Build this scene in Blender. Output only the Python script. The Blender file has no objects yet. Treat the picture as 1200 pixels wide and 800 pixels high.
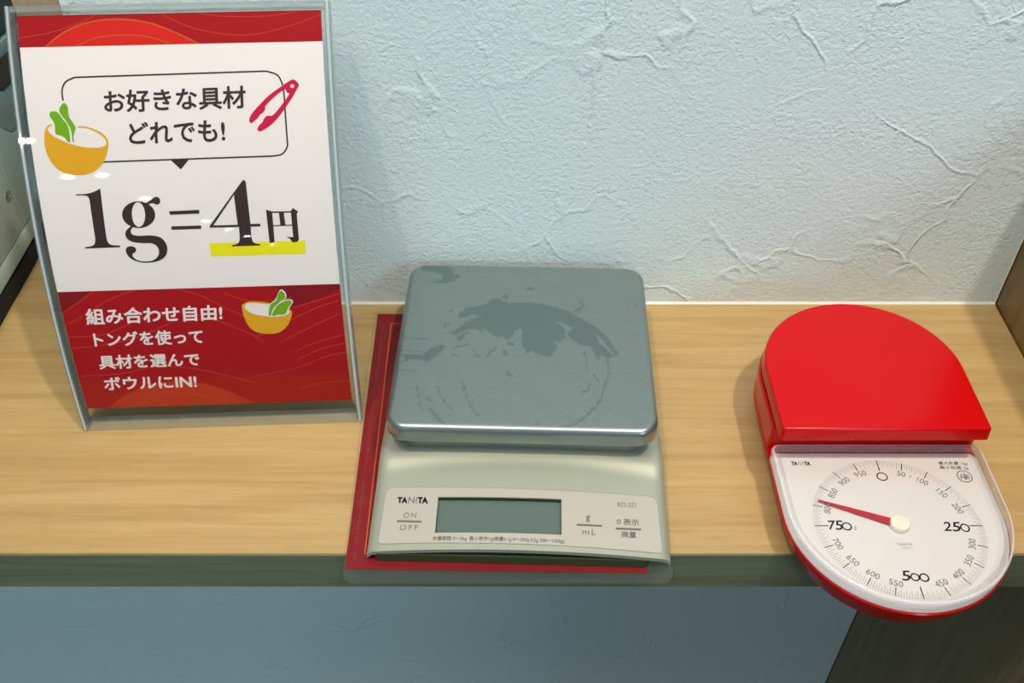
import bpy, bmesh, math, random
import numpy as np
from mathutils import Vector, Matrix
from mathutils.geometry import tessellate_polygon

SC = bpy.context.scene
COL = SC.collection
random.seed(4)
rng = np.random.default_rng(4)

# ------------------------------------------------------------------ camera
F = 1150.0                      # focal length in pixels of the 1200 x 800 frame
TH = math.radians(43.3)         # camera pitch below the horizon
CAM_H, CAM_Y = 0.4044, -0.4643  # height above the shelf, distance from the wall
cam_d = bpy.data.cameras.new('camera')
cam_d.sensor_width = 36.0
cam_d.lens = F / 1200.0 * 36.0
cam_d.clip_start = 0.01
cam = bpy.data.objects.new('camera', cam_d)
COL.objects.link(cam)
cam.location = (0, CAM_Y, CAM_H)
cam.rotation_euler = (math.pi / 2 - TH, 0, 0)
SC.camera = cam

# ------------------------------------------------------------------ world, lights, exposure
SC.view_settings.view_transform = 'Standard'
SC.view_settings.look = 'None'
SC.view_settings.exposure = 0.0
SC.view_settings.gamma = 1.0
SC.view_settings.use_curve_mapping = False
world = bpy.data.worlds.new('world')
SC.world = world
world.use_nodes = True
wb = world.node_tree.nodes['Background']
wb.inputs['Color'].default_value = (0.54, 0.85, 1.0, 1)
wb.inputs['Strength'].default_value = 0.27


def light(name, kind, loc, target, energy, color, size=0.05, size_y=None, spot=None):
    d = bpy.data.lights.new(name, kind)
    d.energy = energy
    d.color = color
    if kind == 'AREA':
        d.shape = 'RECTANGLE'
        d.size = size
        d.size_y = size_y or size
    else:
        d.shadow_soft_size = size
    if spot:
        d.spot_size = math.radians(spot)
        d.spot_blend = 0.6
    o = bpy.data.objects.new(name, d)
    COL.objects.link(o)
    o.location = loc
    o.rotation_euler = (Vector(target) - Vector(loc)).to_track_quat('-Z', 'Y').to_euler()
    return o


light('ceiling_light', 'AREA', (-0.1, -0.82, 1.85), (0, -0.05, 0), 14.5, (1.0, 0.94, 0.84), 1.5, 0.45)
light('ceiling_downlight', 'POINT', (-0.36, -0.50, 1.75), (0, 0, 0), 33, (1.0, 0.86, 0.68), 0.03)
light('ceiling_downlight', 'POINT', (0.50, -0.52, 1.80), (0, 0, 0), 62, (1.0, 0.88, 0.72), 0.03)
light('front_window', 'AREA', (0.95, -2.0, 0.95), (0, 0, 0.1), 8.5, (0.66, 0.88, 1.0), 0.45, 0.45)
for x, y in ((-1.64, -3.26), (-1.89, -4.5), (-1.70, -4.45), (-1.85, -5.8), (-2.0, -8.2), (-2.1, -9.7), (-2.2, -11.3), (-2.4, -14.4)):   # row of lamps down the room
    light('ceiling_downlight', 'POINT', (x, y, 1.8), (0, 0, 0), 5, (1.0, 0.88, 0.66), 0.032)


# ------------------------------------------------------------------ pixel -> place (1200 x 800 frame)
CT, ST = math.cos(TH), math.sin(TH)
CAMP = np.array([0, CAM_Y, CAM_H])


def ray(u, v):
    a = (u - 600) / F
    b = (400 - v) / F
    return np.array([a, CT + b * ST, -ST + b * CT])


def onz(u, v, z):
    d = ray(u, v)
    return CAMP + d * ((z - CAM_H) / d[2])


def proj(P):
    P = np.asarray(P, float) - CAMP
    dz = P[..., 1] * CT - P[..., 2] * ST
    up = P[..., 1] * ST + P[..., 2] * CT
    return 600 + F * P[..., 0] / dz, 400 - F * up / dz


# ------------------------------------------------------------------ object helpers
def tag(o, label=None, cat=None, group=None, kind=None):
    if label: o['label'] = label
    if cat: o['category'] = cat
    if group: o['group'] = group
    if kind: o['kind'] = kind
    return o


def empty(name, loc, label, cat):
    o = bpy.data.objects.new(name, None)
    o.empty_display_size = 0.02
    COL.objects.link(o)
    o.location = loc
    return tag(o, label, cat)


def finish(name, bm, mat, parent=None, smooth=True, angle=35, label=None):
    """bm holds world coordinates"""
    if parent is not None:
        off = Vector((0, 0, 0))
        p = parent
        while p is not None:
            off += p.location
            p = p.parent
        bmesh.ops.translate(bm, vec=-off, verts=bm.verts)
    bm.normal_update()
    if smooth:
        for f in bm.faces: f.smooth = True
        lim = math.radians(angle)
        for e in bm.edges:
            if len(e.link_faces) == 2 and e.calc_face_angle(0) > lim: e.smooth = False
    me = bpy.data.meshes.new(name)
    bm.to_mesh(me)
    bm.free()
    me.materials.append(mat)
    o = bpy.data.objects.new(name, me)
    COL.objects.link(o)
    if parent is not None: o.parent = parent
    if label: o['label'] = label
    return o


def box(bm, lo, hi, bev=0, seg=2):
    c = [(a + b) / 2 for a, b in zip(lo, hi)]
    s = [b - a for a, b in zip(lo, hi)]
    g = bmesh.ops.create_cube(bm, size=1, matrix=Matrix.Translation(c) @ Matrix.Diagonal((*s, 1)))
    if bev:
        es = list({e for v in g['verts'] for e in v.link_edges})
        bmesh.ops.bevel(bm, geom=es, offset=bev, segments=seg, profile=0.5, affect='EDGES')
    return bm


def boxo(name, lo, hi, mat, parent=None, bev=0, **k):
    bm = bmesh.new()
    box(bm, lo, hi, bev)
    return finish(name, bm, mat, parent, **k)


def inset(pts, d):
    """offset a counter-clockwise outline inwards by d"""
    p = np.asarray(pts, float)
    a = np.roll(p, 1, 0); b = np.roll(p, -1, 0)
    e1 = p - a; e2 = b - p
    e1 /= np.linalg.norm(e1, axis=1)[:, None] + 1e-12
    e2 /= np.linalg.norm(e2, axis=1)[:, None] + 1e-12
    n1 = np.c_[-e1[:, 1], e1[:, 0]]; n2 = np.c_[-e2[:, 1], e2[:, 0]]
    n = n1 + n2
    n /= np.linalg.norm(n, axis=1)[:, None] + 1e-12
    k = 1 / np.clip((n * n1).sum(1), 0.5, 1)
    return p + n * (d * k)[:, None]


def roundpoly(corners, seg=8):
    """corners: (x, y, radius), counter-clockwise"""
    out = []
    n = len(corners)
    for i in range(n):
        p = np.array(corners[i][:2]); r = corners[i][2]
        a = np.array(corners[i - 1][:2]) - p; b = np.array(corners[(i + 1) % n][:2]) - p
        a /= np.linalg.norm(a); b /= np.linalg.norm(b)
        if r <= 0:
            out.append(p); continue
        ang = math.acos(np.clip(a @ b, -1, 1))
        t = r / math.tan(ang / 2)
        bis = (a + b) / np.linalg.norm(a + b)
        c = p + bis * r / math.sin(ang / 2)
        s = p + a * t - c; e = p + b * t - c
        a0 = math.atan2(s[1], s[0]); a1 = math.atan2(e[1], e[0])
        while a1 < a0: a1 += 2 * math.pi
        if a1 - a0 > math.pi: a1 -= 2 * math.pi
        for k in range(seg + 1):
            w = a0 + (a1 - a0) * k / seg
            out.append(c + r * np.array([math.cos(w), math.sin(w)]))
    return np.array(out)


def rings(bm, levels, cap0=True, cap1=True, place=None):
    """levels: (Nx2 outline, z) with equal counts, lofted"""
    prev = None
    for k, (pts, z) in enumerate(levels):
        vs = [bm.verts.new((x, y, z) if place is None else place(x, y, z)) for x, y in pts]
        if prev is None:
            if cap0: bm.faces.new(vs[::-1])
        else:
            n = len(vs)
            for i in range(n):
                bm.faces.new((prev[i], prev[(i + 1) % n], vs[(i + 1) % n], vs[i]))
        prev = vs
    if cap1: bm.faces.new(prev)
    return bm


# ------------------------------------------------------------------ materials
def mat_base(name):
    m = bpy.data.materials.new(name)
    m.use_nodes = True
    nt = m.node_tree
    return m, nt, nt.nodes['Principled BSDF']


def N(nt, t, **k):
    n = nt.nodes.new(t)
    for a, v in k.items():
        if hasattr(n, a) and not a.startswith('i_'): setattr(n, a, v)
    return n


def plain(name, col, rough=0.5, metal=0.0, spec=0.5, coat=0.0, emis=None):
    m, nt, b = mat_base(name)
    b.inputs['Base Color'].default_value = (*col, 1)
    b.inputs['Roughness'].default_value = rough
    b.inputs['Metallic'].default_value = metal
    b.inputs['Specular IOR Level'].default_value = spec
    b.inputs['Coat Weight'].default_value = coat
    b.inputs['Coat Roughness'].default_value = 0.06
    # faint unevenness in the finish
    tc = N(nt, 'ShaderNodeTexCoord')
    no = N(nt, 'ShaderNodeTexNoise'); no.inputs['Scale'].default_value = 180; no.inputs['Detail'].default_value = 3
    mr = N(nt, 'ShaderNodeMapRange')
    mr.inputs['To Min'].default_value = max(rough - 0.03, 0.0); mr.inputs['To Max'].default_value = min(rough + 0.03, 1)
    nt.links.new(tc.outputs['Object'], no.inputs['Vector'])
    nt.links.new(no.outputs['Fac'], mr.inputs['Value'])
    nt.links.new(mr.outputs['Result'], b.inputs['Roughness'])
    return m


def clear(name, tint=(0.97, 0.99, 0.99), base_refl=0.04, milky=0.0, milk_col=(0.8, 0.86, 0.87), rough=0.02):
    """clear plastic sheet: light passes straight through, Fresnel gloss on top, optional milky share"""
    m, nt, b = mat_base(name)
    nt.nodes.remove(b)
    out = nt.nodes['Material Output']
    tr = N(nt, 'ShaderNodeBsdfTransparent'); tr.inputs['Color'].default_value = (*tint, 1)
    gl = N(nt, 'ShaderNodeBsdfGlossy'); gl.inputs['Roughness'].default_value = rough
    fr = N(nt, 'ShaderNodeLayerWeight')          # Schlick reflectance, the same on both sides of the sheet
    pw = N(nt, 'ShaderNodeMath', operation='POWER'); pw.inputs[1].default_value = 5.0
    ad = N(nt, 'ShaderNodeMath', operation='MULTIPLY_ADD'); ad.inputs[1].default_value = 1 - base_refl; ad.inputs[2].default_value = base_refl
    mx = N(nt, 'ShaderNodeMixShader')
    nt.links.new(fr.outputs['Facing'], pw.inputs[0])
    nt.links.new(pw.outputs[0], ad.inputs[0])
    nt.links.new(ad.outputs[0], mx.inputs['Fac'])
    nt.links.new(tr.outputs[0], mx.inputs[1]); nt.links.new(gl.outputs[0], mx.inputs[2])
    if milky:
        df = N(nt, 'ShaderNodeBsdfDiffuse'); df.inputs['Color'].default_value = (*milk_col, 1)
        m2 = N(nt, 'ShaderNodeMixShader'); m2.inputs['Fac'].default_value = milky
        nt.links.new(mx.outputs[0], m2.inputs[1]); nt.links.new(df.outputs[0], m2.inputs[2])
        nt.links.new(m2.outputs[0], out.inputs['Surface'])
    else:
        nt.links.new(mx.outputs[0], out.inputs['Surface'])
    return m


def wood(name, c1, c2, c3, rough=0.42, scale=(3.0, 60.0, 60.0), bump=0.05):
    m, nt, b = mat_base(name)
    tc = N(nt, 'ShaderNodeTexCoord')
    mp = N(nt, 'ShaderNodeMapping'); mp.inputs['Scale'].default_value = scale
    no = N(nt, 'ShaderNodeTexNoise'); no.inputs['Scale'].default_value = 1.6; no.inputs['Detail'].default_value = 6
    no.inputs['Roughness'].default_value = 0.62; no.inputs['Distortion'].default_value = 0.6
    mp2 = N(nt, 'ShaderNodeMapping'); mp2.inputs['Scale'].default_value = tuple(s * 4.5 for s in scale)
    n2 = N(nt, 'ShaderNodeTexNoise'); n2.inputs['Scale'].default_value = 2.0; n2.inputs['Detail'].default_value = 4
    cr = N(nt, 'ShaderNodeValToRGB')
    e = cr.color_ramp.elements
    e[0].position = 0.30; e[0].color = (*c1, 1)
    e[1].position = 0.72; e[1].color = (*c3, 1)
    k = e.new(0.5); k.color = (*c2, 1)
    ad = N(nt, 'ShaderNodeMath', operation='MULTIPLY_ADD'); ad.inputs[1].default_value = 0.35
    sb = N(nt, 'ShaderNodeMath', operation='SUBTRACT'); sb.inputs[1].default_value = 0.175
    L = nt.links.new
    L(tc.outputs['Object'], mp.inputs['Vector']); L(tc.outputs['Object'], mp2.inputs['Vector'])
    L(mp.outputs[0], no.inputs['Vector']); L(mp2.outputs[0], n2.inputs['Vector'])
    L(n2.outputs['Fac'], ad.inputs[0]); L(no.outputs['Fac'], ad.inputs[2]); L(ad.outputs[0], sb.inputs[0])
    L(sb.outputs[0], cr.inputs['Fac']); L(cr.outputs['Color'], b.inputs['Base Color'])
    bp = N(nt, 'ShaderNodeBump'); bp.inputs['Strength'].default_value = bump; bp.inputs['Distance'].default_value = 0.0006
    L(n2.outputs['Fac'], bp.inputs['Height']); L(bp.outputs[0], b.inputs['Normal'])
    b.inputs['Roughness'].default_value = rough
    return m


def plaster(name, col):
    m, nt, b = mat_base(name)
    L = nt.links.new
    tc = N(nt, 'ShaderNodeTexCoord')
    # trowel ridges: thin crests on warped cell borders, broken up by a mask
    n1 = N(nt, 'ShaderNodeTexNoise'); n1.inputs['Scale'].default_value = 13; n1.inputs['Detail'].default_value = 3
    vm = N(nt, 'ShaderNodeVectorMath', operation='MULTIPLY_ADD'); vm.inputs[1].default_value = (0.11, 0.11, 0.11)
    vo = N(nt, 'ShaderNodeTexVoronoi', feature='DISTANCE_TO_EDGE'); vo.inputs['Scale'].default_value = 15
    n5 = N(nt, 'ShaderNodeTexNoise'); n5.inputs['Scale'].default_value = 160; n5.inputs['Detail'].default_value = 3
    vadd = N(nt, 'ShaderNodeMath', operation='MULTIPLY_ADD'); vadd.inputs[1].default_value = 0.03
    rd = N(nt, 'ShaderNodeMapRange', interpolation_type='SMOOTHSTEP')
    rd.inputs['From Min'].default_value = 0.014; rd.inputs['From Max'].default_value = 0.056
    rd.inputs['To Min'].default_value = 1; rd.inputs['To Max'].default_value = 0
    n2 = N(nt, 'ShaderNodeTexNoise'); n2.inputs['Scale'].default_value = 14; n2.inputs['Detail'].default_value = 2
    mk = N(nt, 'ShaderNodeMapRange', interpolation_type='SMOOTHSTEP')
    mk.inputs['From Min'].default_value = 0.42; mk.inputs['From Max'].default_value = 0.72
    ml = N(nt, 'ShaderNodeMath', operation='MULTIPLY')
    # leather-like fine grain
    n3 = N(nt, 'ShaderNodeTexNoise'); n3.inputs['Scale'].default_value = 380; n3.inputs['Detail'].default_value = 2
    n3.inputs['Distortion'].default_value = 0.8
    n4 = N(nt, 'ShaderNodeTexNoise'); n4.inputs['Scale'].default_value = 30; n4.inputs['Detail'].default_value = 2
    gm = N(nt, 'ShaderNodeMapRange'); gm.inputs['From Min'].default_value = 0.3; gm.inputs['From Max'].default_value = 0.7
    gm.inputs['To Min'].default_value = 0.28; gm.inputs['To Max'].default_value = 0.58
    g2 = N(nt, 'ShaderNodeMath', operation='MULTIPLY')
    sm = N(nt, 'ShaderNodeMath', operation='MULTIPLY_ADD'); sm.inputs[1].default_value = 0.46
    L(tc.outputs['Object'], n1.inputs['Vector']); L(n1.outputs['Color'], vm.inputs[0]); L(tc.outputs['Object'], vm.inputs[2])
    L(vm.outputs[0], vo.inputs['Vector']); L(tc.outputs['Object'], n5.inputs['Vector'])
    L(n5.outputs['Fac'], vadd.inputs[0]); L(vo.outputs['Distance'], vadd.inputs[2]); L(vadd.outputs[0], rd.inputs['Value'])
    L(tc.outputs['Object'], n2.inputs['Vector']); L(n2.outputs['Fac'], mk.inputs['Value'])
    L(rd.outputs[0], ml.inputs[0]); L(mk.outputs[0], ml.inputs[1])
    L(tc.outputs['Object'], n3.inputs['Vector']); L(tc.outputs['Object'], n4.inputs['Vector'])
    L(n4.outputs['Fac'], gm.inputs['Value']); L(n3.outputs['Fac'], g2.inputs[0]); L(gm.outputs[0], g2.inputs[1])
    L(ml.outputs[0], sm.inputs[0]); L(g2.outputs[0], sm.inputs[2])
    bp = N(nt, 'ShaderNodeBump'); bp.inputs['Strength'].default_value = 0.8; bp.inputs['Distance'].default_value = 0.0016
    L(sm.outputs[0], bp.inputs['Height']); L(bp.outputs[0], b.inputs['Normal'])
    b.inputs['Base Color'].default_value = (*col, 1)
    b.inputs['Roughness'].default_value = 0.75
    return m


M = {}
M['wall'] = plaster('textured_wallpaper', (0.73, 0.865, 0.90))
M['caulk'] = plain('white_caulk', (0.85, 0.84, 0.80), 0.6)
M['shelf'] = wood('light_wood_laminate', (0.41, 0.262, 0.102), (0.485, 0.322, 0.132), (0.55, 0.378, 0.165), 0.38)
M['edge'] = wood('shelf_edge_shade', (0.115, 0.14, 0.085), (0.15, 0.18, 0.112), (0.19, 0.22, 0.14), 0.5)  # front edge of the shelf, darker wood colour stands for its shade
M['darkwood'] = wood('dark_wood_panel', (0.13, 0.08, 0.022), (0.18, 0.115, 0.036), (0.235, 0.152, 0.052), 0.35, (60, 60, 3))
M['post'] = wood('beige_wood', (0.36, 0.27, 0.17), (0.42, 0.32, 0.21), (0.48, 0.37, 0.25), 0.5, (60, 60, 3))
M['floor'] = plain('floor_dark', (0.10, 0.10, 0.09), 0.6)
M['acrylic'] = clear('clear_acrylic', (0.985, 0.99, 0.99), 0.015)
M['rim_dark'] = clear('acrylic_edge_streak', (0.72, 0.78, 0.79), 0.14, 0.10)  # dark streak in the clear rim, put in as a tint
M['rim_highlight'] = clear('acrylic_edge_highlight', (0.80, 0.90, 0.92), 0.20, 0.46, (0.80, 0.88, 0.90), 0.1)  # bright highlight of the clear rim, put in as a milky colour
M['acrylic_edge'] = clear('acrylic_edge', (0.94, 0.97, 0.97), 0.12, 0.09, (0.75, 0.83, 0.84), 0.06)
M['pouch'] = clear('clear_pouch', (0.97, 0.98, 0.97), 0.016, 0.015, (0.75, 0.78, 0.74), 0.06)
M['paper'] = plain('white_paper', (0.82, 0.75, 0.745), 0.6)
M['ink'] = plain('dark_brown_ink', (0.028, 0.006, 0.006), 0.6)
M['red_print'] = plain('deep_red_print', (0.37, 0.001, 0.004), 0.6, spec=0.15)
M['dark_red_print'] = plain('dark_red_print', (0.22, 0.002, 0.008), 0.6, spec=0.15)
M['bright_red_print'] = plain('bright_red_print', (0.62, 0.012, 0.006), 0.6, spec=0.15)
M['orange_red_print'] = plain('orange_red_print', (0.48, 0.03, 0.01), 0.6, spec=0.15)
M['orange_line'] = plain('orange_line_print', (0.55, 0.09, 0.012), 0.6, spec=0.15)
M['dim_line'] = plain('dim_orange_line_print', (0.56, 0.055, 0.016), 0.6, spec=0.15)
M['card_red'] = plain('card_red_print', (0.22, 0.0005, 0.004), 0.5, spec=0.1)
M['white_print'] = plain('white_print', (0.82, 0.74, 0.73), 0.6, spec=0.15)
M['yellow_print'] = plain('yellow_print', (0.80, 0.72, 0.004), 0.6, spec=0.15)
M['ochre_print'] = plain('ochre_print', (0.72, 0.36, 0.012), 0.6, spec=0.15)
M['green_print'] = plain('green_print', (0.16, 0.38, 0.006), 0.6, spec=0.15)
M['pink_print'] = plain('crimson_print', (0.58, 0.006, 0.055), 0.6, spec=0.15)
M['red_plastic'] = plain('glossy_red_plastic', (0.57, 0.0012, 0.0035), 0.18, spec=0.26)
M['needle'] = plain('red_needle', (0.50, 0.008, 0.03), 0.4)
M['dial'] = plain('white_dial', (0.74, 0.715, 0.69), 0.5)
M['cream'] = plain('cream_plastic', (0.88, 0.84, 0.72), 0.35)
M['cover'] = clear('clear_dial_cover', (0.97, 0.97, 0.98), 0.035)
M['cover_rim'] = clear('clear_dial_cover_rim', (0.93, 0.91, 0.94), 0.12, 0.07, (0.85, 0.82, 0.85), 0.05)
M['cover_edge'] = clear('dial_cover_edge_highlight', (0.95, 0.95, 0.97), 0.25, 0.45, (0.92, 0.90, 0.93), 0.08)  # white highlight on the cover's top edge, put into the colour
M['black_print'] = plain('black_print', (0.012, 0.012, 0.014), 0.6, spec=0.15)
M['grey_print'] = plain('grey_print', (0.16, 0.155, 0.15), 0.6, spec=0.15)
M['pale_print'] = plain('pale_grey_print', (0.30, 0.29, 0.27), 0.6, spec=0.15)
M['silver'] = plain('silver_paint', (0.40, 0.42, 0.345), 0.40, 0.35)
M['label'] = plain('label_film', (0.47, 0.45, 0.395), 0.45, 0.15)
M['lcd'] = plain('lcd_glass', (0.10, 0.145, 0.13), 0.18)
M['base_dark'] = plain('dark_green_base', (0.03, 0.05, 0.02), 0.5)
M['machine'] = plain('pale_green_plastic', (0.52, 0.67, 0.59), 0.45)
M['machine_lip'] = plain('pale_teal_plastic', (0.46, 0.60, 0.56), 0.4)
M['teal'] = plain('dark_teal_plastic', (0.006, 0.035, 0.035), 0.3)
M['black'] = plain('black_feet_and_gap_shade', (0.01, 0.01, 0.01), 0.8)  # black rubber-like feet, and the painted shadow under the machine
M['screw'] = plain('screw_metal', (0.45, 0.47, 0.45), 0.3, 0.9)


def steel():
    m, nt, b = mat_base('brushed_steel')
    L = nt.links.new
    at = N(nt, 'ShaderNodeAttribute', attribute_name='stain')
    tc = N(nt, 'ShaderNodeTexCoord')
    mp = N(nt, 'ShaderNodeMapping'); mp.inputs['Scale'].default_value = (12, 900, 900)
    no = N(nt, 'ShaderNodeTexNoise'); no.inputs['Scale'].default_value = 1; no.inputs['Detail'].default_value = 3
    mx = N(nt, 'ShaderNodeMix', data_type='RGBA')
    mx.inputs[6].default_value = (0.335, 0.385, 0.37, 1); mx.inputs[7].default_value = (0.225, 0.285, 0.275, 1)
    hs = N(nt, 'ShaderNodeMix', data_type='RGBA', blend_type='MULTIPLY'); hs.inputs[0].default_value = 0.10
    rg = N(nt, 'ShaderNodeMapRange'); rg.inputs['To Min'].default_value = 0.30; rg.inputs['To Max'].default_value = 0.38
    L(tc.outputs['Object'], mp.inputs['Vector']); L(mp.outputs[0], no.inputs['Vector'])
    L(at.outputs['Fac'], mx.inputs[0]); L(mx.outputs[2], hs.inputs[6]); L(no.outputs['Fac'], hs.inputs[7])
    L(hs.outputs[2], b.inputs['Base Color'])
    L(no.outputs['Fac'], rg.inputs['Value']); L(rg.outputs[0], b.inputs['Roughness'])
    b.inputs['Metallic'].default_value = 0.9
    return m


M['steel'] = steel()


# ------------------------------------------------------------------ flat print on surfaces
class PlaneSurf:
    def __init__(s, z): s.z = z
    def par(s, px): return onz(px[0], px[1], s.z)[:2]
    def world(s, a, b, off): return (a, b, s.z + off)


def smooth_loop(pts, closed=True, n=6):
    """Catmull-Rom through points; a third element marks a sharp corner"""
    P = [np.array(p[:2], float) for p in pts]
    C = [len(p) > 2 for p in pts]
    m = len(P)
    out = []
    for i in range(m if closed else m - 1):
        p1, p2 = P[i], P[(i + 1) % m]
        c1, c2 = C[i], C[(i + 1) % m]
        if not closed and i == 0: c1 = True
        if not closed and i == m - 2: c2 = True
        t1 = (p2 - p1) if c1 else (p2 - P[i - 1]) / 2
        t2 = (p2 - p1) if c2 else (P[(i + 2) % m] - p1) / 2
        if c1 and c2:
            out.append(p1); continue
        L = np.linalg.norm(p2 - p1)
        for t in (t1, t2):
            l = np.linalg.norm(t)
            if l > 1.3 * L: t *= 1.3 * L / l
        for k in range(n):
            s = k / n
            out.append((2*s**3-3*s**2+1)*p1 + (s**3-2*s**2+s)*t1 + (-2*s**3+3*s**2)*p2 + (s**3-s**2)*t2)
    if not closed: out.append(P[-1])
    return np.array(out)


def map_bm(bm, surf, off, cut=None):
    if cut:
        b = [v.co.y for v in bm.verts]
        k = math.floor(min(b) / cut) + 1
        while k * cut < max(b):
            bmesh.ops.bisect_plane(bm, geom=bm.verts[:] + bm.edges[:] + bm.faces[:], plane_co=(0, k * cut, 0), plane_no=(0, 1, 0))
            k += 1
    for v in bm.verts: v.co = surf.world(v.co.x, v.co.y, off + v.co.z)


def fill(bm, loops):
    polys = [[Vector((p[0], p[1], 0)) for p in l] for l in loops]
    flat = [v for l in polys for v in l]
    vs = [bm.verts.new(v) for v in flat]
    for t in tessellate_polygon(polys):
        if len(set(t)) == 3:
            a, b, c = (flat[i] for i in t)
            ar = (b - a).cross(c - a).z
            if abs(ar) < 1e-14: continue
            try: bm.faces.new([vs[i] for i in (t if ar > 0 else t[::-1])])
            except ValueError: pass


def shape(name, surf, groups, mat, parent, off, cut=None, label=None):
    """groups: list of loop lists (outer + holes), loops as pixel points"""
    bm = bmesh.new()
    for loops in groups:
        fill(bm, [[surf.par(p) for p in l] for l in loops])
    map_bm(bm, surf, off, cut)
    return finish(name, bm, mat, parent, smooth=False, label=label)


def stroke_par(bm, pts, w, closed=False):
    """ribbon of width w along parameter-space points"""
    P = np.asarray(pts, float)
    if closed: P = np.r_[P, P[:1]]
    d = np.gradient(P, axis=0)
    if closed: d[0] = d[-1] = P[1] - P[-2]
    d /= np.linalg.norm(d, axis=1)[:, None] + 1e-12
    n = np.c_[-d[:, 1], d[:, 0]] * (w / 2)
    A = [bm.verts.new((*p, 0)) for p in P + n]; B = [bm.verts.new((*p, 0)) for p in P - n]
    for i in range(len(P) - 1):
        bm.faces.new((B[i], B[i + 1], A[i + 1], A[i]))


def strokes(name, surf, lines, w, mat, parent, off, cut=None, closed=False):
    bm = bmesh.new()
    for l in lines:
        stroke_par(bm, [surf.par(p) for p in l], w, closed)
    map_bm(bm, surf, off, cut)
    return finish(name, bm, mat, parent, smooth=False)


def text_bm(body, bold=0.0, res=3, space=1.0):
    cu = bpy.data.curves.new('t', 'FONT')
    cu.body = body
    cu.size = 1
    cu.resolution_u = res
    cu.space_character = space
    cu.fill_mode = 'FRONT'
    o = bpy.data.objects.new('t', cu)
    COL.objects.link(o)
    bpy.context.view_layer.update()
    me = bpy.data.meshes.new_from_object(o.evaluated_get(bpy.context.evaluated_depsgraph_get()))
    bm = bmesh.new()
    bm.from_mesh(me)
    bpy.data.objects.remove(o); bpy.data.curves.remove(cu); bpy.data.meshes.remove(me)
    bm.normal_update()
    bad = [f for f in bm.faces if f.normal.z < 0]
    if bad: bmesh.ops.reverse_faces(bm, faces=bad)
    if bold > 0:                                   # heavier strokes: shifted copies of the same outlines
        geo = bm.verts[:] + bm.edges[:] + bm.faces[:]
        for k in range(8):
            w = k * math.pi / 4
            g = bmesh.ops.duplicate(bm, geom=geo)
            bmesh.ops.translate(bm, vec=(bold * math.cos(w), bold * math.sin(w), (k + 1) * 1.2e-6),
                                verts=[e for e in g['geom'] if isinstance(e, bmesh.types.BMVert)])
    return bm


def ptext(name, surf, body, quad, mat, parent, off, bold=0.0, cut=None, space=1.0):
    """quad: pixel corners TL, TR, BR, BL of the ink"""
    bm = text_bm(body, bold, space=space)
    xs = [v.co.x for v in bm.verts]; ys = [v.co.y for v in bm.verts]
    x0, x1, y0, y1 = min(xs), max(xs), min(ys), max(ys)
    TL, TR, BR, BL = (np.array(surf.par(p)) for p in quad)
    for v in bm.verts:
        s = (v.co.x - x0) / (x1 - x0); t = (v.co.y - y0) / (y1 - y0)
        p = (1-t) * ((1-s) * BL + s * BR) + t * ((1-s) * TL + s * TR)
        v.co = (p[0], p[1], v.co.z)
    map_bm(bm, surf, off, cut)
    return finish(name, bm, mat, parent, smooth=False)


def ctext(name, surf, body, c, h, ang, mat, parent, off, bold=0.0, width=1.0):
    """text centred at parameter point c with ink height h, turned by ang"""
    bm = text_bm(body, bold)
    xs = [v.co.x for v in bm.verts]; ys = [v.co.y for v in bm.verts]
    k = h / (max(ys) - min(ys)); cx = (min(xs) + max(xs)) / 2; cy = (min(ys) + max(ys)) / 2
    ca, sa = math.cos(ang), math.sin(ang)
    for v in bm.verts:
        x = (v.co.x - cx) * k * width; y = (v.co.y - cy) * k
        v.co = (c[0] + ca * x - sa * y, c[1] + sa * x + ca * y, v.co.z)
    map_bm(bm, surf, off)
    return finish(name, bm, mat, parent, smooth=False)


# ================================================================== the setting
XL, XR = -0.2222, 0.3025          # ends of the back wall
YF = -0.186                       # front of the shelf


def structure(o, label=None, cat=None):
    o['kind'] = 'structure'
    return tag(o, label, cat)


bm = bmesh.new()
box(bm, (XL, 0.0, -0.0285), (XR, 0.10, 0.9)); box(bm, (-1.4, 0.0, -0.9), (XR, 0.10, -0.0286))
structure(finish('wall_back', bm, M['wall'], smooth=False), 'pale blue-white textured plaster wall behind the scales', 'wall')
structure(boxo('wall_right', (XR + 0.0008, -0.75, -0.9), (XR + 0.03, 0.10, 0.17), M['darkwood'], smooth=False), 'dark wood side panel at the right end of the shelf', 'wall')
structure(boxo('trim_1', (XL - 0.0225, -0.001, 0.0003), (XL - 0.0003, 0.10, 0.9), M['post'], smooth=False), 'beige wood post at the left end of the wall', 'trim')
bm = bmesh.new()
prof = [(0.0, 0.0), (-0.0013, 0.0), (-0.0008, 0.0004), (-0.0003, 0.0009), (0.0, 0.0014)]
vv = [[bm.verts.new((x, y - 0.0001, z + 0.0001)) for y, z in prof] for x in (XL, XR)]
for i in range(len(prof) - 1): bm.faces.new((vv[0][i], vv[0][i + 1], vv[1][i + 1], vv[1][i]))
structure(finish('trim_2', bm, M['caulk']), 'white caulk bead where the wall meets the wooden shelf', 'trim')
bm = bmesh.new()
vv = [[bm.verts.new((XR - y2, -y2 * 0 - y, z)) for z in (0.0, 0.17)] for y, y2 in ((0.0006, 0.0), (0.0002, 0.0005))]
bm.faces.new((vv[0][0], vv[0][1], vv[1][1], vv[1][0]))
structure(finish('trim_3', bm, M['caulk']), 'thin caulk line in the corner of wall and side panel', 'trim')
structure(boxo('floor', (-1.6, -2.2, -0.92), (1.2, 0.8, -0.902), M['floor'], smooth=False), 'dark floor below the shelf', 'floor')

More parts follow.
